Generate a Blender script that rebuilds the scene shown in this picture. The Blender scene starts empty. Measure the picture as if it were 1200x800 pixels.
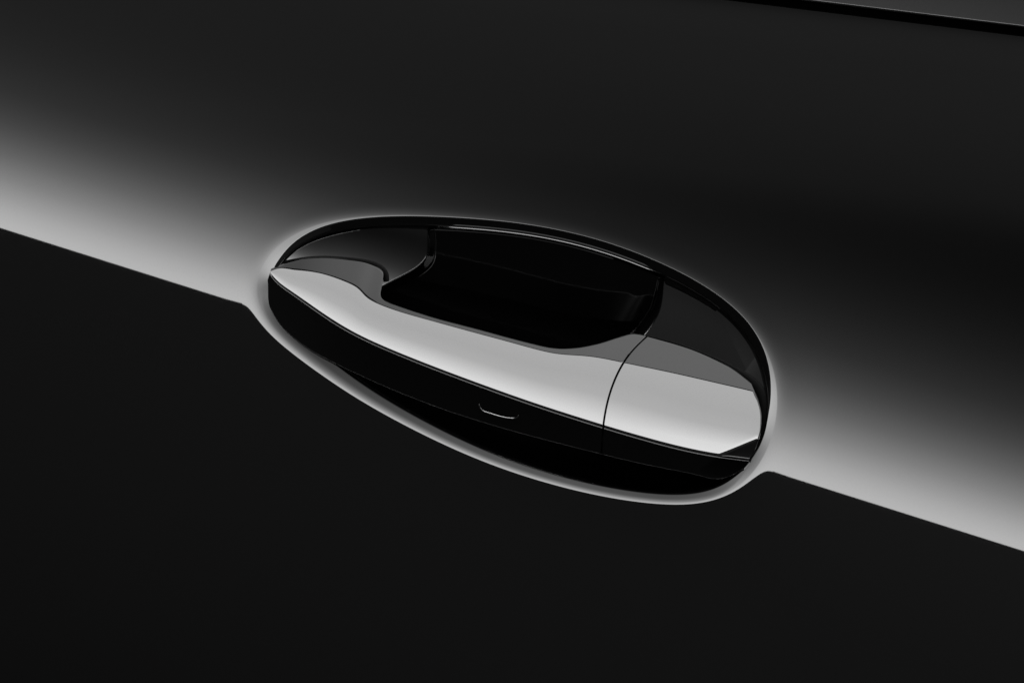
import bpy, math
import numpy as np
from mathutils import Matrix, Vector

# ------------------------------------------------------------------ camera, world, lamps, exposure
S = bpy.context.scene
COL = S.collection
K = 0.00036            # metres of door per design unit
DCAM = 1.8             # camera distance from the door skin
ROLL = math.radians(17.5)
CR, SR = math.cos(ROLL), math.sin(ROLL)

cam_d = bpy.data.cameras.new('camera')
cam = bpy.data.objects.new('camera', cam_d)
COL.objects.link(cam)
cam_d.sensor_width = 36.0
cam_d.lens = 36.0 * DCAM / (1200 * K)
cam_d.clip_start = 0.01
cam_d.clip_end = 100
cam.matrix_world = Matrix(((CR, -SR, 0, 0), (0, 0, -1, -DCAM), (SR, CR, 0, 0), (0, 0, 0, 1)))
S.camera = cam

w = bpy.data.worlds.new('World')
S.world = w
w.use_nodes = True
w.node_tree.nodes['Background'].inputs['Color'].default_value = (1, 1, 1, 1)
w.node_tree.nodes['Background'].inputs['Strength'].default_value = 0.025

S.view_settings.view_transform = 'Standard'
S.view_settings.look = 'None'
S.view_settings.exposure = 0
S.view_settings.gamma = 1
S.view_settings.use_curve_mapping = False


def softbox(name, loc, direction, sx, sy, axis, stops, up=(0, 0, 1), grade=None):
    """Rectangular studio softbox; its diffuser is graded along one axis, as (metres, radiance) stops."""
    d = bpy.data.lights.new(name, 'AREA')
    d.shape = 'RECTANGLE'
    d.size, d.size_y = sx, sy
    d.energy = sx * sy * math.pi
    o = bpy.data.objects.new(name, d)
    COL.objects.link(o)
    z = -Vector(direction).normalized()
    x = Vector(up).cross(z).normalized()
    y = z.cross(x)
    m = Matrix((x, y, z)).transposed().to_4x4()
    m.translation = Vector(loc)
    o.matrix_world = m
    d.use_nodes = True
    nt = d.node_tree
    em = nt.nodes['Emission']
    geo = nt.nodes.new('ShaderNodeNewGeometry')
    sep = nt.nodes.new('ShaderNodeSeparateXYZ')
    if grade is None:
        nt.links.new(geo.outputs['Position'], sep.inputs[0])
    else:                                          # diffuser graded along a slanted line
        dot = nt.nodes.new('ShaderNodeVectorMath')
        dot.operation = 'DOT_PRODUCT'
        dot.inputs[1].default_value = grade
        nt.links.new(geo.outputs['Position'], dot.inputs[0])
        nt.links.new(dot.outputs['Value'], sep.inputs[0])
    a0, a1 = stops[0][0], stops[-1][0]
    mr = nt.nodes.new('ShaderNodeMapRange')
    mr.inputs['From Min'].default_value = a0
    mr.inputs['From Max'].default_value = a1
    nt.links.new(sep.outputs[axis], mr.inputs['Value'])
    cr = nt.nodes.new('ShaderNodeValToRGB')
    cr.color_ramp.interpolation = 'B_SPLINE' if len(stops) > 6 else 'LINEAR'
    mx = max(v for _, v in stops)
    el = cr.color_ramp.elements
    while len(el) < len(stops):
        el.new(0.5)
    for e, (p, v) in zip(el, stops):
        e.position = (p - a0) / (a1 - a0)
        e.color = (v / mx, v / mx, v / mx, 1)
    nt.links.new(mr.outputs[0], cr.inputs[0])
    nt.links.new(cr.outputs['Color'], em.inputs['Color'])
    em.inputs['Strength'].default_value = mx
    return o


# big graded front softbox: crisp lower edge, fading upwards
ZA = -0.062
A = [(0.0, 11.6), (.05, 10.6), (.12, 8.1), (.2, 5.3), (.3, 2.8), (.42, 1.2), (.56, .48), (.75, .17), (.95, .05), (1.15, .01), (1.3, 0)]
softbox('front_softbox', (0, -4.0, ZA + .65), (0, 1, 0), 18, 1.3, 'Z', [(ZA + a, b) for a, b in A])
# added dim fill lamp behind it, greys the upper door; graded on the slant
GR = math.radians(30)
softbox('upper_fill_light', (0, -4.3, ZA + 1.9), (0, 1, 0), 18, 3.2, 'X', [(.55, 0), (.75, .02), (.9, .13), (1.2, .2), (1.5, .23), (2.2, .25), (2.6, .1), (3.0, 0)],
        grade=(-math.sin(GR), 0, math.cos(GR)))
# added dim area lamp standing in for a lit lower studio wall
softbox('lower_fill_light', (0, -4.3, ZA - 1.4), (0, 1, 0), 18, 2.78, 'X', [(-3.4, 0), (-2.2, .045), (-1.2, .075), (-.3, .092), (.4, .13), (4, .17)], grade=(.5, 0, 1))
# overhead softbox above the handle, hotter at its front edge
softbox('overhead_softbox', (0, -1.57, 2.0), (0, 0, -1), 6, 1.46, 'Y', [(-2.3, 19), (-1.75, 16.5), (-1.35, 10), (-1.1, 9.1), (-.84, 9.4)], up=(0, 1, 0))
# added dim top lamp that greys the handle's upper bevels
softbox('bevel_fill_lamp', (0, -0.305, 2.0), (0, 0, -1), 6, 0.97, 'X', [(-3, 1.0), (-.9, 1.15), (-.4, 1.9), (0, 2.6), (3, 2.75)], up=(0, 1, 0))


# ------------------------------------------------------------------ materials
def paint(name, base, rough, peel=0.0, coat=False):
    m = bpy.data.materials.new(name)
    m.use_nodes = True
    nt = m.node_tree
    b = nt.nodes['Principled BSDF']
    b.inputs['Base Color'].default_value = (base, base, base, 1)
    b.inputs['Roughness'].default_value = rough
    b.inputs['IOR'].default_value = 1.5
    if peel > 0:
        tc = nt.nodes.new('ShaderNodeTexCoord')
        n = nt.nodes.new('ShaderNodeTexNoise')
        n.inputs['Scale'].default_value = 260
        n.inputs['Detail'].default_value = 2
        nt.links.new(tc.outputs['Object'], n.inputs['Vector'])
        bp = nt.nodes.new('ShaderNodeBump')
        bp.inputs['Strength'].default_value = 1.0
        bp.inputs['Distance'].default_value = peel
        nt.links.new(n.outputs['Fac'], bp.inputs['Height'])
        nt.links.new(bp.outputs['Normal'], b.inputs['Normal'])
    return m


M_PAINT = paint('black_car_paint', 0.0009, 0.012)
M_CUP = paint('black_recess_gloss', 0.001, 0.05)
M_GRIP = paint('black_handle_gloss', 0.0015, 0.02)
M_TRIM = paint('black_moulding_gloss', 0.002, 0.08)
M_MARK = paint('satin_metal_inlay', 0.14, 0.3)
M_MARK.node_tree.nodes['Principled BSDF'].inputs['Metallic'].default_value = 1.0
M_SHADE = paint('matte_black_shade', 0.002, 0.6)  # matte black that paints shade into gaps and lip edges
M_SHADE.node_tree.nodes['Principled BSDF'].inputs['Specular IOR Level'].default_value = 0.03


# ------------------------------------------------------------------ helpers
def img(px, py):
    """a measured point of the photo -> door coordinates (X along the door, D down)"""
    dx, dy = px - 600.0, py - 400.0
    return (dx * CR + dy * SR, -dx * SR + dy * CR)


def world(X, D, h):
    """door coordinates + height h in metres towards the viewer -> metres"""
    f = K * (DCAM - h) / DCAM
    return np.stack([X * f, -h + 0 * X, -D * f], -1)


def barrel(D):
    return -((D - 53.5) * K) ** 2 / (2 * 1.2)


def pchip(xs, ys, x):
    """smooth curve through points, no overshoot"""
    xs, ys = np.asarray(xs, float), np.asarray(ys, float)
    hh = np.diff(xs)
    dl = np.diff(ys) / hh
    m = np.zeros_like(xs)
    for i in range(1, len(xs) - 1):
        if dl[i - 1] * dl[i] > 0:
            w1, w2 = 2 * hh[i] + hh[i - 1], hh[i] + 2 * hh[i - 1]
            m[i] = (w1 + w2) / (w1 / dl[i - 1] + w2 / dl[i])
    m[0], m[-1] = dl[0], dl[-1]
    x = np.asarray(x, float)
    i = np.clip(np.searchsorted(xs, x) - 1, 0, len(xs) - 2)
    t = (x - xs[i]) / hh[i]
    lo, hi = t < 0, t > 1
    tc = np.clip(t, 0, 1)
    r = ((1 + 2 * tc) * (1 - tc) ** 2 * ys[i] + tc * (1 - tc) ** 2 * hh[i] * m[i]
         + tc * tc * (3 - 2 * tc) * ys[i + 1] + tc * tc * (tc - 1) * hh[i] * m[i + 1])
    r = np.where(lo, ys[i] + (x - xs[i]) * m[i], r)
    r = np.where(hi, ys[i + 1] + (x - xs[i + 1]) * m[i + 1], r)
    return r


def spline(xs, ys, x):
    """natural cubic spline: curvature-continuous"""
    xs, ys = np.asarray(xs, float), np.asarray(ys, float)
    n = len(xs)
    hh = np.diff(xs)
    A_ = np.zeros((n, n)); r = np.zeros(n)
    A_[0, 0] = A_[-1, -1] = 1
    for i in range(1, n - 1):
        A_[i, i - 1], A_[i, i], A_[i, i + 1] = hh[i - 1], 2 * (hh[i - 1] + hh[i]), hh[i]
        r[i] = 6 * ((ys[i + 1] - ys[i]) / hh[i] - (ys[i] - ys[i - 1]) / hh[i - 1])
    M = np.linalg.solve(A_, r)
    x = np.asarray(x, float)
    xc = np.clip(x, xs[0], xs[-1])
    i = np.clip(np.searchsorted(xs, xc) - 1, 0, n - 2)
    a, b = xs[i + 1] - xc, xc - xs[i]
    v = (M[i] * a ** 3 + M[i + 1] * b ** 3) / (6 * hh[i]) + (ys[i] / hh[i] - M[i] * hh[i] / 6) * a + (ys[i + 1] / hh[i] - M[i + 1] * hh[i] / 6) * b
    s0 = (ys[1] - ys[0]) / hh[0] - hh[0] * M[1] / 6
    s1 = (ys[-1] - ys[-2]) / hh[-1] + hh[-1] * M[-2] / 6
    return v + np.where(x < xs[0], (x - xs[0]) * s0, 0) + np.where(x > xs[-1], (x - xs[-1]) * s1, 0)


def smooth01(t):
    t = np.clip(t, 0, 1)
    return t * t * t * (t * (6 * t - 15) + 10)


def grid_mesh(name, P, mat, parent, close=False, flip=False):
    """P[nu, nv, 3] -> quads; close joins the last row of u to the first"""
    nu, nv = P.shape[:2]
    idx = np.arange(nu * nv).reshape(nu, nv)
    i0 = idx if close else idx[:-1]
    i1 = np.roll(idx, -1, 0) if close else idx[1:]
    q = np.stack([i0[:, :-1], i1[:, :-1], i1[:, 1:], i0[:, 1:]], -1).reshape(-1, 4)
    if flip:
        q = q[:, ::-1]
    me = bpy.data.meshes.new(name)
    me.from_pydata(P.reshape(-1, 3).tolist(), [], q.tolist())
    me.polygons.foreach_set('use_smooth', [True] * len(me.polygons))
    me.materials.append(mat)
    me.update()
    o = bpy.data.objects.new(name, me)
    COL.objects.link(o)
    o.parent = parent
    return o


def thing(name, label, cat):
    o = bpy.data.objects.new(name, None)
    COL.objects.link(o)
    o['label'] = label
    o['category'] = cat
    return o


# ------------------------------------------------------------------ the door: skin, recess, belt moulding
door = thing('car_door', 'glossy black car door panel with oval recess around the handle', 'car door')

OUT = [(297, 345), (300, 325), (309, 305), (325, 287), (350, 271), (385, 259), (430, 252.5), (480, 251), (540, 253.5), (600, 259), (660, 269.5),
       (720, 286), (780, 310), (830, 337), (870, 369), (896, 404), (909, 440), (912, 470), (908, 500), (899, 526), (882, 556),
       (860, 575), (832, 586), (800, 590), (760, 589), (700, 580.5), (640, 566), (580, 546.5), (520, 521), (460, 490), (400, 453),
       (350, 414), (320, 385), (303, 364)]
N = 1400


def closed_curve(pts, n, harm):
    p = np.array([img(*q) for q in pts])
    d = np.r_[0, np.cumsum(np.linalg.norm(np.diff(np.r_[p, p[:1]], axis=0), axis=1))]
    t = np.linspace(0, d[-1], 4096, endpoint=False)
    pc = np.r_[p[-6:], p, p[:6]]
    dc = np.r_[d[-7:-1] - d[-1], d[:-1], d[:6] + d[-1]]
    z = spline(dc, pc[:, 0], t) + 1j * spline(dc, pc[:, 1], t)
    F = np.fft.fft(z)
    k = np.fft.fftfreq(4096, 1 / 4096)
    F *= np.exp(-(np.abs(k) / harm) ** 4)
    z = np.fft.ifft(F)
    e = np.r_[0, np.cumsum(np.abs(np.diff(np.r_[z, z[:1]])))]
    tt = np.linspace(0, e[-1], n, endpoint=False)
    zz = np.r_[z, z[:1]]
    return np.stack([np.interp(tt, e, zz.real), np.interp(tt, e, zz.imag)], -1)


P0 = closed_curve(OUT, N, 11)
tan = np.roll(P0, -1, 0) - np.roll(P0, 1, 0)
tan /= np.linalg.norm(tan, axis=1)[:, None]
NI = np.stack([-tan[:, 1], tan[:, 0]], -1)          # inward
if ((P0.mean(0) - P0) * NI).sum() < 0:
    NI = -NI
ang = np.arctan2(NI[:, 1], NI[:, 0])                # inward direction: +90 deg = down (top edge), -90 = up (bottom edge)


def around(top, right, bottom, left):
    """value round the opening from its four sides"""
    s, c = np.sin(ang), np.cos(ang)
    return np.where(s > 0, s * s * top, s * s * bottom) + np.where(c > 0, c * c * left, c * c * right)


LIPW = around(12.0, 11.0, 13.0, 19.0) + 2 * np.exp(-((np.abs(ang) - 2.6) / .4) ** 2) + 8 * np.exp(-((ang + 1.0) / .45) ** 2)

# belt line (lower edge of the moulding)
bx0, bd0 = img(945, 0)
bx1, bd1 = img(1200, 31)
BS = (bd1 - bd0) / (bx1 - bx0)


def belt(X):
    return bd0 + BS * (X - bx0)


# outer boundary of the skin, met radially from the opening
XL, XR, DB = -1600.0, 1600.0, 1300.0
ctr = P0.mean(0)
# direction of each ray: blend of normal and centre direction
dirs = -NI
Pend = []
th = np.linspace(0, 1, N, endpoint=False)
for i in range(N):
    v = P0[i] - ctr
    v = v / np.linalg.norm(v)
    v = v * 0.6 + dirs[i] * 0.4
    best = 1e9
    if v[0] > 1e-6: best = min(best, (XR - P0[i, 0]) / v[0])
    if v[0] < -1e-6: best = min(best, (XL - P0[i, 0]) / v[0])
    if v[1] > 1e-6: best = min(best, (DB - P0[i, 1]) / v[1])
    den = v[1] - BS * v[0]
    if den < -1e-6:
        tt = (belt(P0[i, 0]) - 14 - P0[i, 1]) / den
        if tt > 0: best = min(best, tt)
    Pend.append(P0[i] + v * best)
Pend = np.array(Pend)

rings = []
# far part: from outer boundary to 34 units outside the opening
START = 18.0
Ps = P0 - NI * START
gs = np.r_[np.linspace(0, .12, 40)[:-1], np.linspace(.12, 1, 60)[:-1]]
for g in gs:
    P = Pend * (1 - g) + Ps * g
    rings.append((P, None))
# lip: integrate the slope angle
qs = np.r_[np.linspace(-START, -4, 24)[:-1], np.linspace(-4, 0, 12)[:-1]]
us = np.linspace(0, 1, 46)
def nodes(*v):
    """value by inward direction, every 30 degrees from -180 (right end) through -90 (bottom), 0 (left), 90 (top)"""
    a_ = np.radians(np.arange(-240, 241, 30))
    vv = np.r_[v[10:12], v, v[0:3]]
    return spline(a_, vv, ang)


PHI0 = nodes(1.8, 1.8, 1.9, 2.0, 1.9, 1.6, 1.7, 1.4, 1.25, 1.4, 1.5, 1.7)    # slope reached at the outline
PHIC = nodes(6, 3.6, 3.4, 3.4, 3.0, 2.6, 3.2, 2.2, 2.2, 2.6, 2.6, 3.4)      # slope of the chamfer inside it
PHI1 = nodes(9, 4.6, 4.4, 4.7, 4.1, 3.2, 3.4, 8, 22, 28, 28, 24)            # slope of the turned-in edge
U0 = np.clip(nodes(.85, .4, 0, 0, 0, .2, .6, .6, .25, 0, 0, .4), 0, .85)                 # where the chamfer starts


def phi_out(q):
    return PHI0 * np.clip((q + START) / START, 0, 1) ** 2.6


def phi_in(u):
    rise = np.where(np.sin(ang) < 0, np.sin(ang) ** 2, 0)          # slow along the bottom, quick elsewhere
    f = rise * np.clip(u / .5, 0, 1) + (1 - rise) * smooth01((u - U0) / .25)
    c = PHI0 + (PHIC - PHI0) * (1 - rise) * smooth01(u / .15)
    return c + (PHI1 - c) * f + np.clip((u - .84) / .16, 0, 1) ** 2 * (80 - PHI1)


h = np.zeros(N)
lip = []
pq, pp = -START * np.ones(N), phi_out(-START)
for q in qs:
    qq = q * np.ones(N)
    ph = phi_out(q)
    h = h - (qq - pq) * K * np.tan(np.radians((ph + pp) / 2))
    pq, pp = qq, ph
    lip.append((P0 + NI * qq[:, None], h.copy()))
for u in us:
    qq = u * LIPW
    ph = np.minimum(phi_in(u), 80)
    h = h - (qq - pq) * K * np.tan(np.radians((ph + pp) / 2))
    pq, pp = qq, ph
    lip.append((P0 + NI * qq[:, None], h.copy()))
Pin, hin = lip[-1]
lip.append((Pin + NI * 0.15, hin - 0.003 - .012 * np.clip(-2 * np.sin(ang), 0, 1)))

allP = []
for P, hh in rings + lip:
    X, D = P[:, 0], P[:, 1]
    z = barrel(D)
    b = D - belt(X)                       # distance below the belt line
    t = np.clip((56 - b) / 56, 0, 1.4)
    z = z - 0.0011 * t ** 2
    if hh is not None:
        z = z + hh
    allP.append(world(X, D, z))
skin = grid_mesh('door_skin', np.stack(allP, 1), M_PAINT, door, close=True)
skin.data.materials.append(M_SHADE)                      # folded-in cut edge, painted matte black to keep its reflection dark
mi = np.zeros((N, len(allP) - 1), int)
mi[:, -1] = 1
skin.data.polygons.foreach_set('material_index', mi.ravel().tolist())

# recess (cup behind the grip): a deep finger pocket between two shallower end ramps
top_i = np.where(np.sin(ang) > 0)[0]
bot_i = np.where(np.sin(ang) <= 0)[0]
top_i = top_i[np.argsort(Pin[top_i, 0])]
bot_i = bot_i[np.argsort(Pin[bot_i, 0])]


def smin(a, b, k):
    d = np.clip(.5 + .5 * (b - a) / k, 0, 1)
    return b * (1 - d) + a * d - k * d * (1 - d)


PLD, PLX = [-105, -76, -58, -37, -21, 5], [-136, -126, -126.5, -142, -158, -180]        # pocket outline, left and right
PRD, PRX = [-120, -100, -80, -66, -51, -38], [148, 152, 152.5, 149, 143, 134]


def cup_depth(X, D):
    """metres below the lip edge"""
    wt = np.maximum(D - np.interp(X, Pin[top_i, 0], Pin[top_i, 1]), 0)
    wb = np.maximum(np.interp(X, Pin[bot_i, 0], Pin[bot_i, 1]) - D, 0)
    sc = .9 + 24 * smooth01((-160 - X) / 110)
    d_top = .018 * (1 - np.exp(-wt / sc)) + .38 * K * wt
    d_bot = .012 + .1 * (1 - np.exp(-wb / 120))
    xl = X + 285
    d_l = (.002 + xl * K * .05 + np.logaddexp(0, (X - spline(PLD, PLX, np.clip(D, -105, 5))) / .35) * .35 * K * 6
           - (D + 60) * K * .056 + .0007 * (D + 60) ** 2 * K)
    xr = 292 - X
    d_r = (.0006 + xr * K * .04 + np.logaddexp(0, (spline(PRD, PRX, np.clip(D, -120, -38)) - X) / .35) * .35 * K * 6
           - (D + 60) * K * .118 + .0005 * (D + 60) ** 2 * K)
    g = (X - 218.3) * .72 - (D + 105.6) * .69
    d_r -= .115 * np.logaddexp(0, g / .5) * .5 * K
    dive = np.logaddexp(0, (D - 22) / 3) * 3 * K * 2.5        # both ramps fall away behind the grip
    d_l, d_r = d_l + dive, d_r + dive
    d = smin(d_top, d_bot, .002)
    d = smin(d, np.maximum(d_l, .0005), .0015)
    d = smin(d, np.maximum(d_r, .0005), .0015)
    return d


bw = np.where(np.sin(ang) > 0, smooth01((Pin[:, 0] + 130) / 30) * smooth01((147 - Pin[:, 0]) / 30), 0)
Pr = Pin + NI * (0.2 + .8 * bw)[:, None]
hn = barrel(Pr[:, 1]) + hin - 0.0012
hr = hn + .0032 * bw - .010 * np.clip(-2 * np.sin(ang), 0, 1)
C = np.stack([np.clip(Pr[:, 0] * 0.72, -225, 225), 30 + 0 * Pr[:, 0]], -1)
cup = [world(Pr[:, 0], Pr[:, 1], hr - 0.004), world(Pr[:, 0], Pr[:, 1], hr)]
rb = .1 + 1.3 * bw
for a, e in [(.04, .0), (.08, .02), (.5, .235), (.58, .245), (.67, .2), (.85, .1), (.93, -.2), (1.0, -.6)]:   # chamfered edge of the cup, proud along the top
    Pq = Pr + NI * (rb * a)[:, None]
    cup.append(world(Pq[:, 0], Pq[:, 1], hr + K * rb * e))
Pb = Pr + NI * rb[:, None]
hb = hn - .6 * K * rb
for t in np.r_[np.linspace(0.004, .2, 50)[:-1], np.linspace(.2, 1, 130)]:
    Pq = Pb * (1 - t) + C * t
    hq = hb * (1 - t) + hb.mean() * t - cup_depth(Pq[:, 0], Pq[:, 1])
    cup.append(world(Pq[:, 0], Pq[:, 1], hq))
cup_o = grid_mesh('handle_recess', np.stack(cup, 1), M_CUP, door, close=True)
cup_o.data.materials.append(M_SHADE)                     # matte black shade painted under the lip, except along the polished top edge
mi = np.zeros((N, len(cup) - 1), int)
mi[:, :15] = (bw < .05)[:, None]
cup_o.data.polygons.foreach_set('material_index', mi.ravel().tolist())

# belt moulding
xs = np.linspace(-1600, 1600, 160)
prof = [(1.6, -12), (1.5, 4.5), (1.4, 5.4), (1.25, 5.7), (1.1, 5.83), (0.95, 5.88), (0.8, 5.9), (-0.8, 5.945), (-0.95, 5.948), (-1.1, 5.95),
        (-1.4, 5.952), (-30, 6.12), (-60, 6.3), (-90, 6.48), (-120, 6.65), (-150, 6.8), (-170, 6.9), (-171, 6.8), (-172, 5.8), (-172, -6)]
rows = []
for x in xs:
    d0 = belt(x)
    hb0 = barrel(d0)
    rows.append([(x, d0 + pd, hb0 + ph * 1e-3) for pd, ph in prof])
rows = np.array(rows)
grid_mesh('belt_moulding', world(rows[..., 0], rows[..., 1], rows[..., 2]), M_TRIM, door)

# ------------------------------------------------------------------ the handle
handle = thing('door_handle', 'glossy black pull handle with bright top facet set in the oval recess', 'door handle')


def curve(pts):
    q = [img(*p) for p in pts]
    q.sort()
    return [a for a, _ in q], [b for _, b in q]


TOP = curve([(335, 306), (355, 303), (380, 302), (405, 304), (430, 308), (442, 313), (449, 320)])
TOPX = [-296] + TOP[0] + [-165.3, -164, -161, -155, -146.4, -104, -41.8, 0, 22, 40, 53, 72, 98, 118, 134, 149, 192.6, 246.9, 282, 300]
TOPD = [6] + TOP[1] + [-19, -7.5, -2.2, .3, 1.1, 1.6, -1.0, -2.7, -3.9, -5.3, -7.6, -14, -27.8, -41.7, -51.3, -53.5, -54.4, -48.5, -37, -30]
MIDX = [-296, -288, -269.3, -228.5, -205, -190, -180, -170, -155.7, -103.5, -41.2, 0, 30, 54, 75, 91, 131.2, 188, 250, 284, 310]
MIDD = [8, 1.5, -5.6, -9.7, -8.5, -5, 0.5, 3.5, 5.0, 4.6, 2.2, 0.4, -0.8, -3.2, -8, -11.8, -17.0, -22.8, -28, -30.6, -32]
EDGX = [-296, -293, -266, -196.2, -130.2, -44.6, 40.4, 129.6, 187.2, 258.7, 308.5]
EDGD = [6.5, 9, 21.5, 42.6, 52.4, 58.3, 61.7, 62.4, 61.3, 56, 47.4]
BOTX = [-298, -293.5, -289.8, -286.8, -280.1, -269.2, -252.3, -229.5, -196.7, -164.9, -105.9, -30.8, 52.2, 139.5, 195.9, 257, 286.2, 306, 312]
BOTD = [11, 20, 31, 39.5, 49.2, 59.5, 69.5, 78, 85.2, 90, 96.4, 100, 98.5, 93.8, 89.5, 83.4, 76.5, 57, 50]
HEX = [-296, -260, -200, -130, -40, 60, 140, 220, 290, 312]
HEY = [0.8, 6.0, 12.5, 17.5, 21, 22.5, 22.7, 22.1, 20.8, 20.2]


def Dtop(X): return pchip(TOPX, TOPD, X)
def Dmid(X): return np.maximum(spline(MIDX, MIDD, X), Dtop(X) + 1.2)
def Dedg(X): return np.maximum(spline(EDGX, EDGD, X), Dmid(X) + .3)
def Dbot(X): return np.maximum(spline(BOTX, BOTD, X), Dedg(X) + .5)
def Hedg(X): return spline(HEX, HEY, X) * 1e-3
def Hmid(X): return Hedg(X) - 0.55 * (Dedg(X) - Dmid(X)) * K
def Htop(X): return Hmid(X) - (0.75 - .05 * smooth01((-100 - X) / 80)) * (Dmid(X) - Dtop(X)) * K
def Hbot(X): return Hedg(X) - (.26 + .49 * smooth01((X + 290) / 200)) * (Dbot(X) - Dedg(X)) * K


def corner(X, D):
    """lower right corner of the end cap turned away from the viewer"""
    d = (X - 274.6) * .68 + (D - 52.9) * .73
    return .42 * np.logaddexp(0, d / 1.2) * 1.2 * K


def section_cover(X, b):
    """upper shell: b 0..1 back corner -> middle crease, 1..2 middle crease -> front edge"""
    dt, dm, de = Dtop(X), Dmid(X), Dedg(X)
    ht, hm, he = Htop(X), Hmid(X), Hedg(X)
    t1 = np.clip(b, 0, 1)
    t2 = np.clip(b - 1, 0, 1)
    c1 = .03
    D = np.where(b <= 1, dt + (dm - dt) * t1, dm + (de - dm) * t2)
    bul = 0.2
    c3 = .07 * smooth01((X - 130) / 140)
    H = np.where(b <= 1, ht + (hm - ht) * (t1 + c1 * t1 * (1 - t1)), hm + (he - hm) * (t2 + bul * t2 * (1 - t2) + c3 * t2 * t2 * (1 - t2)))
    return D, H - corner(X, D)


SEAM = [(-60, 153), (-53.2, 148.9), (-30.6, 137.1), (1.4, 128.9), (33, 128), (63.2, 132), (93.3, 139.5), (110, 145)]
sd = [a for a, _ in SEAM]
sx = [b for _, b in SEAM]


def seamX(D): return spline(sd, sx, D)


def solve_end(fX, bcol, sec):
    """X of an end line given as X(D), for each profile column"""
    X = np.full_like(bcol, 130.0)
    for _ in range(60):
        D, H = sec(X, bcol)
        X = 0.5 * X + 0.5 * fX(D)
    return X


ENDD = [-60, -45, -30.1, -12, -2.3, 15, 30, 47, 57, 80]
ENDX = [262, 276, 289, 302, 306.2, 309.8, 310.2, 308, 305, 288]


def endX(D): return pchip(ENDD, ENDX, D)


def spaced(n0, xa, dense):
    """parameter values 0..1 with extra samples at both ends"""
    t = np.linspace(0, 1, n0)
    return t


def loft(name, sec, bcol, X0, X1, mat, cols_back, na=420, r0=0.0, r1=0.0, wall0=True, wall1=True, tspace=None):
    """sweep a profile from end line X0(b) to X1(b); rounded ends and returns to the back"""
    t = np.linspace(0, 1, na) if tspace is None else tspace
    rows = []
    nb = len(bcol)

    def row(X, dh=0.0):
        D, H = sec(X, bcol)
        H = H + dh
        d = np.r_[[D[0] + c[0] for c in cols_back[0]], D, [D[-1] + c[0] for c in cols_back[1]]]
        hh = np.r_[[H[0] + c[1] for c in cols_back[0]], H, [H[-1] + c[1] for c in cols_back[1]]]
        x = np.r_[[X[0]] * len(cols_back[0]), X, [X[-1]] * len(cols_back[1])]
        return world(x, d, hh)
    if wall0:
        rows.append(row(X0, -0.012))
        for a in np.linspace(0, 1, 6)[:-1]:
            th_ = a * math.pi / 2
            rows.append(row(X0 + r0 * (1 - math.sin(th_)), -r0 * K * (1 - math.sin(th_)) * 0 - r0 * K * (1 - math.cos(math.pi / 2 - th_))))
    for a in t:
        xa = X0 + r0
        xb = X1 - r1
        rows.append(row(xa + (xb - xa) * a))
    if wall1:
        for a in np.linspace(0, 1, 8)[1:]:
            th_ = a * math.pi / 2
            rows.append(row(X1 - r1 + r1 * math.sin(th_), -r1 * K * (1 - math.cos(th_))))
        rows.append(row(X1, -0.02))
    return grid_mesh(name, np.stack(rows, 0), mat, handle)


def ease_cols(n1, n2):
    a = np.linspace(0, 1, n1)
    b = 1 + np.linspace(0, 1, n2)[1:]
    return np.r_[a, b]


bc = ease_cols(16, 40)
# rounded back corner going deep, and a rounded front edge tucking into the joint line
back = [(-0.8, -0.022), (-0.8, -0.0012), (-.78, -.0008), (-.7, -.0006), (-0.5, -0.00035), (-.3, -.00018), (-.12, -.00006)]
front = [(.12, -.00001), (0.3, -0.00007), (.45, -.0002), (0.52, -0.0004), (.54, -.0006), (0.54, -0.0014), (-1.5, -0.003)]
tl = np.r_[np.linspace(0, .06, 40)[:-1], np.linspace(.06, .24, 60)[:-1], np.linspace(.24, .36, 150)[:-1], np.linspace(.36, 1, 160)]
X1 = solve_end(lambda D: seamX(D) - 0.9, bc, section_cover)
X0 = np.full(len(bc), -295.0)
loft('grip_cover', section_cover, bc, X0, X1, M_GRIP, (back, front), r0=0.2, r1=0.5, wall0=False, tspace=tl)
X0c = solve_end(lambda D: seamX(D) + 0.9, bc, section_cover)
X1c = solve_end(endX, bc, section_cover)
loft('end_cap', section_cover, bc, X0c, X1c, M_GRIP, (back, front), na=160, r0=0.5, r1=2.2)


def section_front(X, b):
    """front face: b 0..1 from just under the cover's edge to the bottom edge"""
    de, db = Dedg(X) + 2.6, Dbot(X)
    he, hb_ = Hedg(X) + 0.0003, Hbot(X)
    cham = 1.6
    dd = db - de
    D = de + dd * b
    H = he + (hb_ - he) * (b + 0.18 * b * (1 - b))
    return D, H - corner(X, D)


bf = np.r_[np.linspace(0, .06, 6)[:-1], np.linspace(.06, .94, 24), np.linspace(.94, 1, 6)[1:]]
fback = [(-1.3, -.006), (-1.3, -.00052), (-1.28, -.00043), (-1.23, -.00036), (-1.18, -.00033), (-.3, -.00011), (-.2, -.00008), (-.1, -.00005)]
ffront = [(.1, -.00001), (.2, -.00001), (.45, .00001), (.55, .00001), (.75, -.00012), (.85, -.0003), (.9, -.0006), (.9, -.003), (-6, -.014)]
X1f = solve_end(lambda D: seamX(D) - 0.9, bf, section_front)
loft('grip_front', section_front, bf, np.full(len(bf), -295.0), X1f, M_GRIP, (fback, ffront), r0=0.2, r1=0.5, wall0=False, tspace=tl)
X0g = solve_end(lambda D: seamX(D) + 0.9, bf, section_front)
X1g = solve_end(endX, bf, section_front)
loft('end_cap_front', section_front, bf, X0g, X1g, M_GRIP, (fback, ffront), na=140, r0=0.5, r1=2.2)

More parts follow.
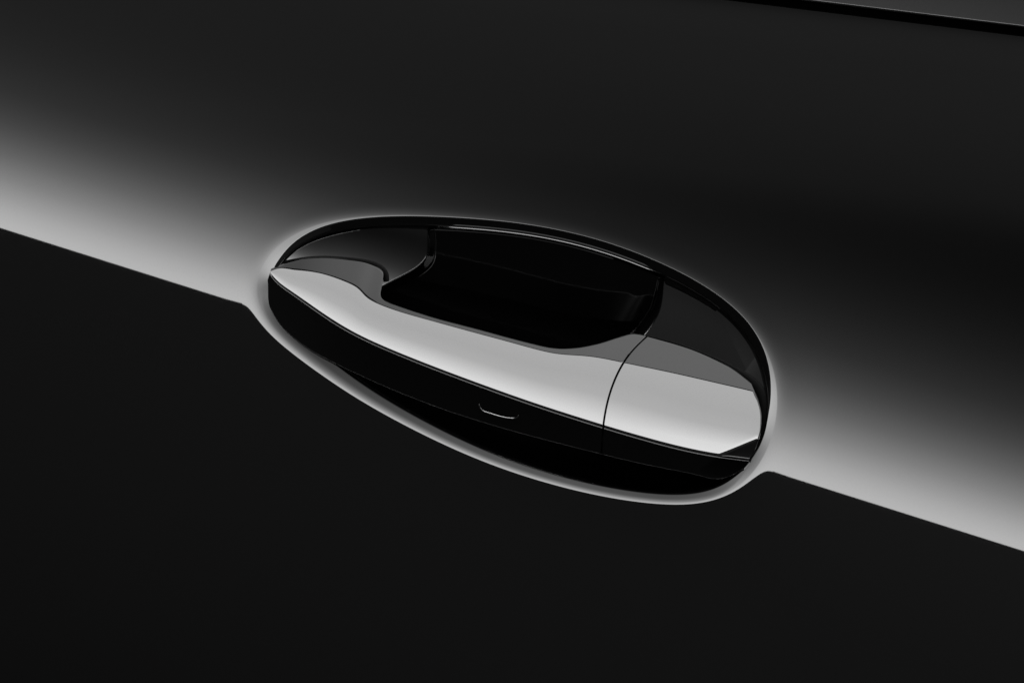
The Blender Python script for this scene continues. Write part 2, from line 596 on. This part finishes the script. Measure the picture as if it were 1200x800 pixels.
# touch mark: a fine raised U on the front face of the grip
mark = [(561.6, 473), (562.2, 476.5), (566, 481.2), (572, 483.4), (580, 486), (588, 488.2), (596, 489.6), (601.5, 490), (605.5, 489), (608, 486)]
mp = np.array([img(*p) for p in mark])
tm = np.linspace(0, len(mp) - 1, 60)
mx_, md_ = spline(np.arange(len(mp)), mp[:, 0], tm), spline(np.arange(len(mp)), mp[:, 1], tm)
bb = np.clip((md_ - Dedg(mx_) - 2.6) / (Dbot(mx_) - Dedg(mx_) - 2.6), 0, 1)
cen = world(mx_, md_, section_front(mx_, bb)[1])
tg = np.gradient(cen, axis=0)
tg /= np.linalg.norm(tg, axis=1)[:, None]
nn = np.cross(tg, np.array([0, 1, 0]))
nn /= np.linalg.norm(nn, axis=1)[:, None]
mm = np.cross(tg, nn)
rad = 1.25 * K * np.sqrt(np.clip(np.minimum(tm, tm[-1] - tm) / .6, .03, 1))
grid_mesh('touch_mark', np.stack([cen + (nn * math.cos(a) + mm * math.sin(a)) * rad[:, None] for a in np.linspace(0, 2 * math.pi, 17)], 1), M_MARK, handle)


# added matte black strip, stands for shade between handle and recess
def shade_strip(pts, widths, heights):
    p = np.array([img(*q) for q in pts])
    d = np.r_[0, np.cumsum(np.linalg.norm(np.diff(p, axis=0), axis=1))]
    t = np.linspace(0, d[-1], 160)
    c = np.stack([spline(d, p[:, 0], t), spline(d, p[:, 1], t)], -1)
    tg = np.gradient(c, axis=0)
    tg /= np.linalg.norm(tg, axis=1)[:, None]
    n = np.stack([tg[:, 1], -tg[:, 0]], -1)             # outward: up along the top edge
    wd, hh = spline(d, widths, t), spline(d, heights, t) * 1e-3
    rows = []
    for a, dz in [(-2.5, -1.0), (-.6, 0), (.55, .1), (.85, 0), (1.0, -.25), (1.02, -1.0), (1.02, -6.0)]:
        q = c + n * (wd * a if a > 0 else 0 * wd + a)[:, None]
        rows.append(world(q[:, 0], q[:, 1], hh + dz * 1e-3))
    grid_mesh('gap_shade', np.stack(rows, 1), M_SHADE, handle)


shade_strip([(757, 393.5), (780, 399.5), (802, 406.5), (826, 416.5), (850, 428), (870, 440.5), (884, 453), (891, 467), (894, 484), (893, 502), (889, 517), (882, 534), (876, 547)],
     [1.5, 2.0, 2.6, 3.4, 4.6, 6.0, 8.0, 9.0, 9.0, 8.5, 7.5, 6.0, 4.0],
     [-2.6, -2.7, -2.8, -2.8, -2.7, -2.5, -2.2, -2.2, -2.4, -2.6, -2.8, -3.0, -3.4])
shade_strip([(336, 306), (355, 303), (380, 302), (405, 304), (430, 308), (442, 313), (450, 321), (452, 330)],
     [1.2, 1.6, 2.2, 2.8, 3.6, 4.6, 5.0, 4.0],
     [-3.2, -3.8, -4.6, -5.0, -5.0, -5.0, -5.2, -5.6])
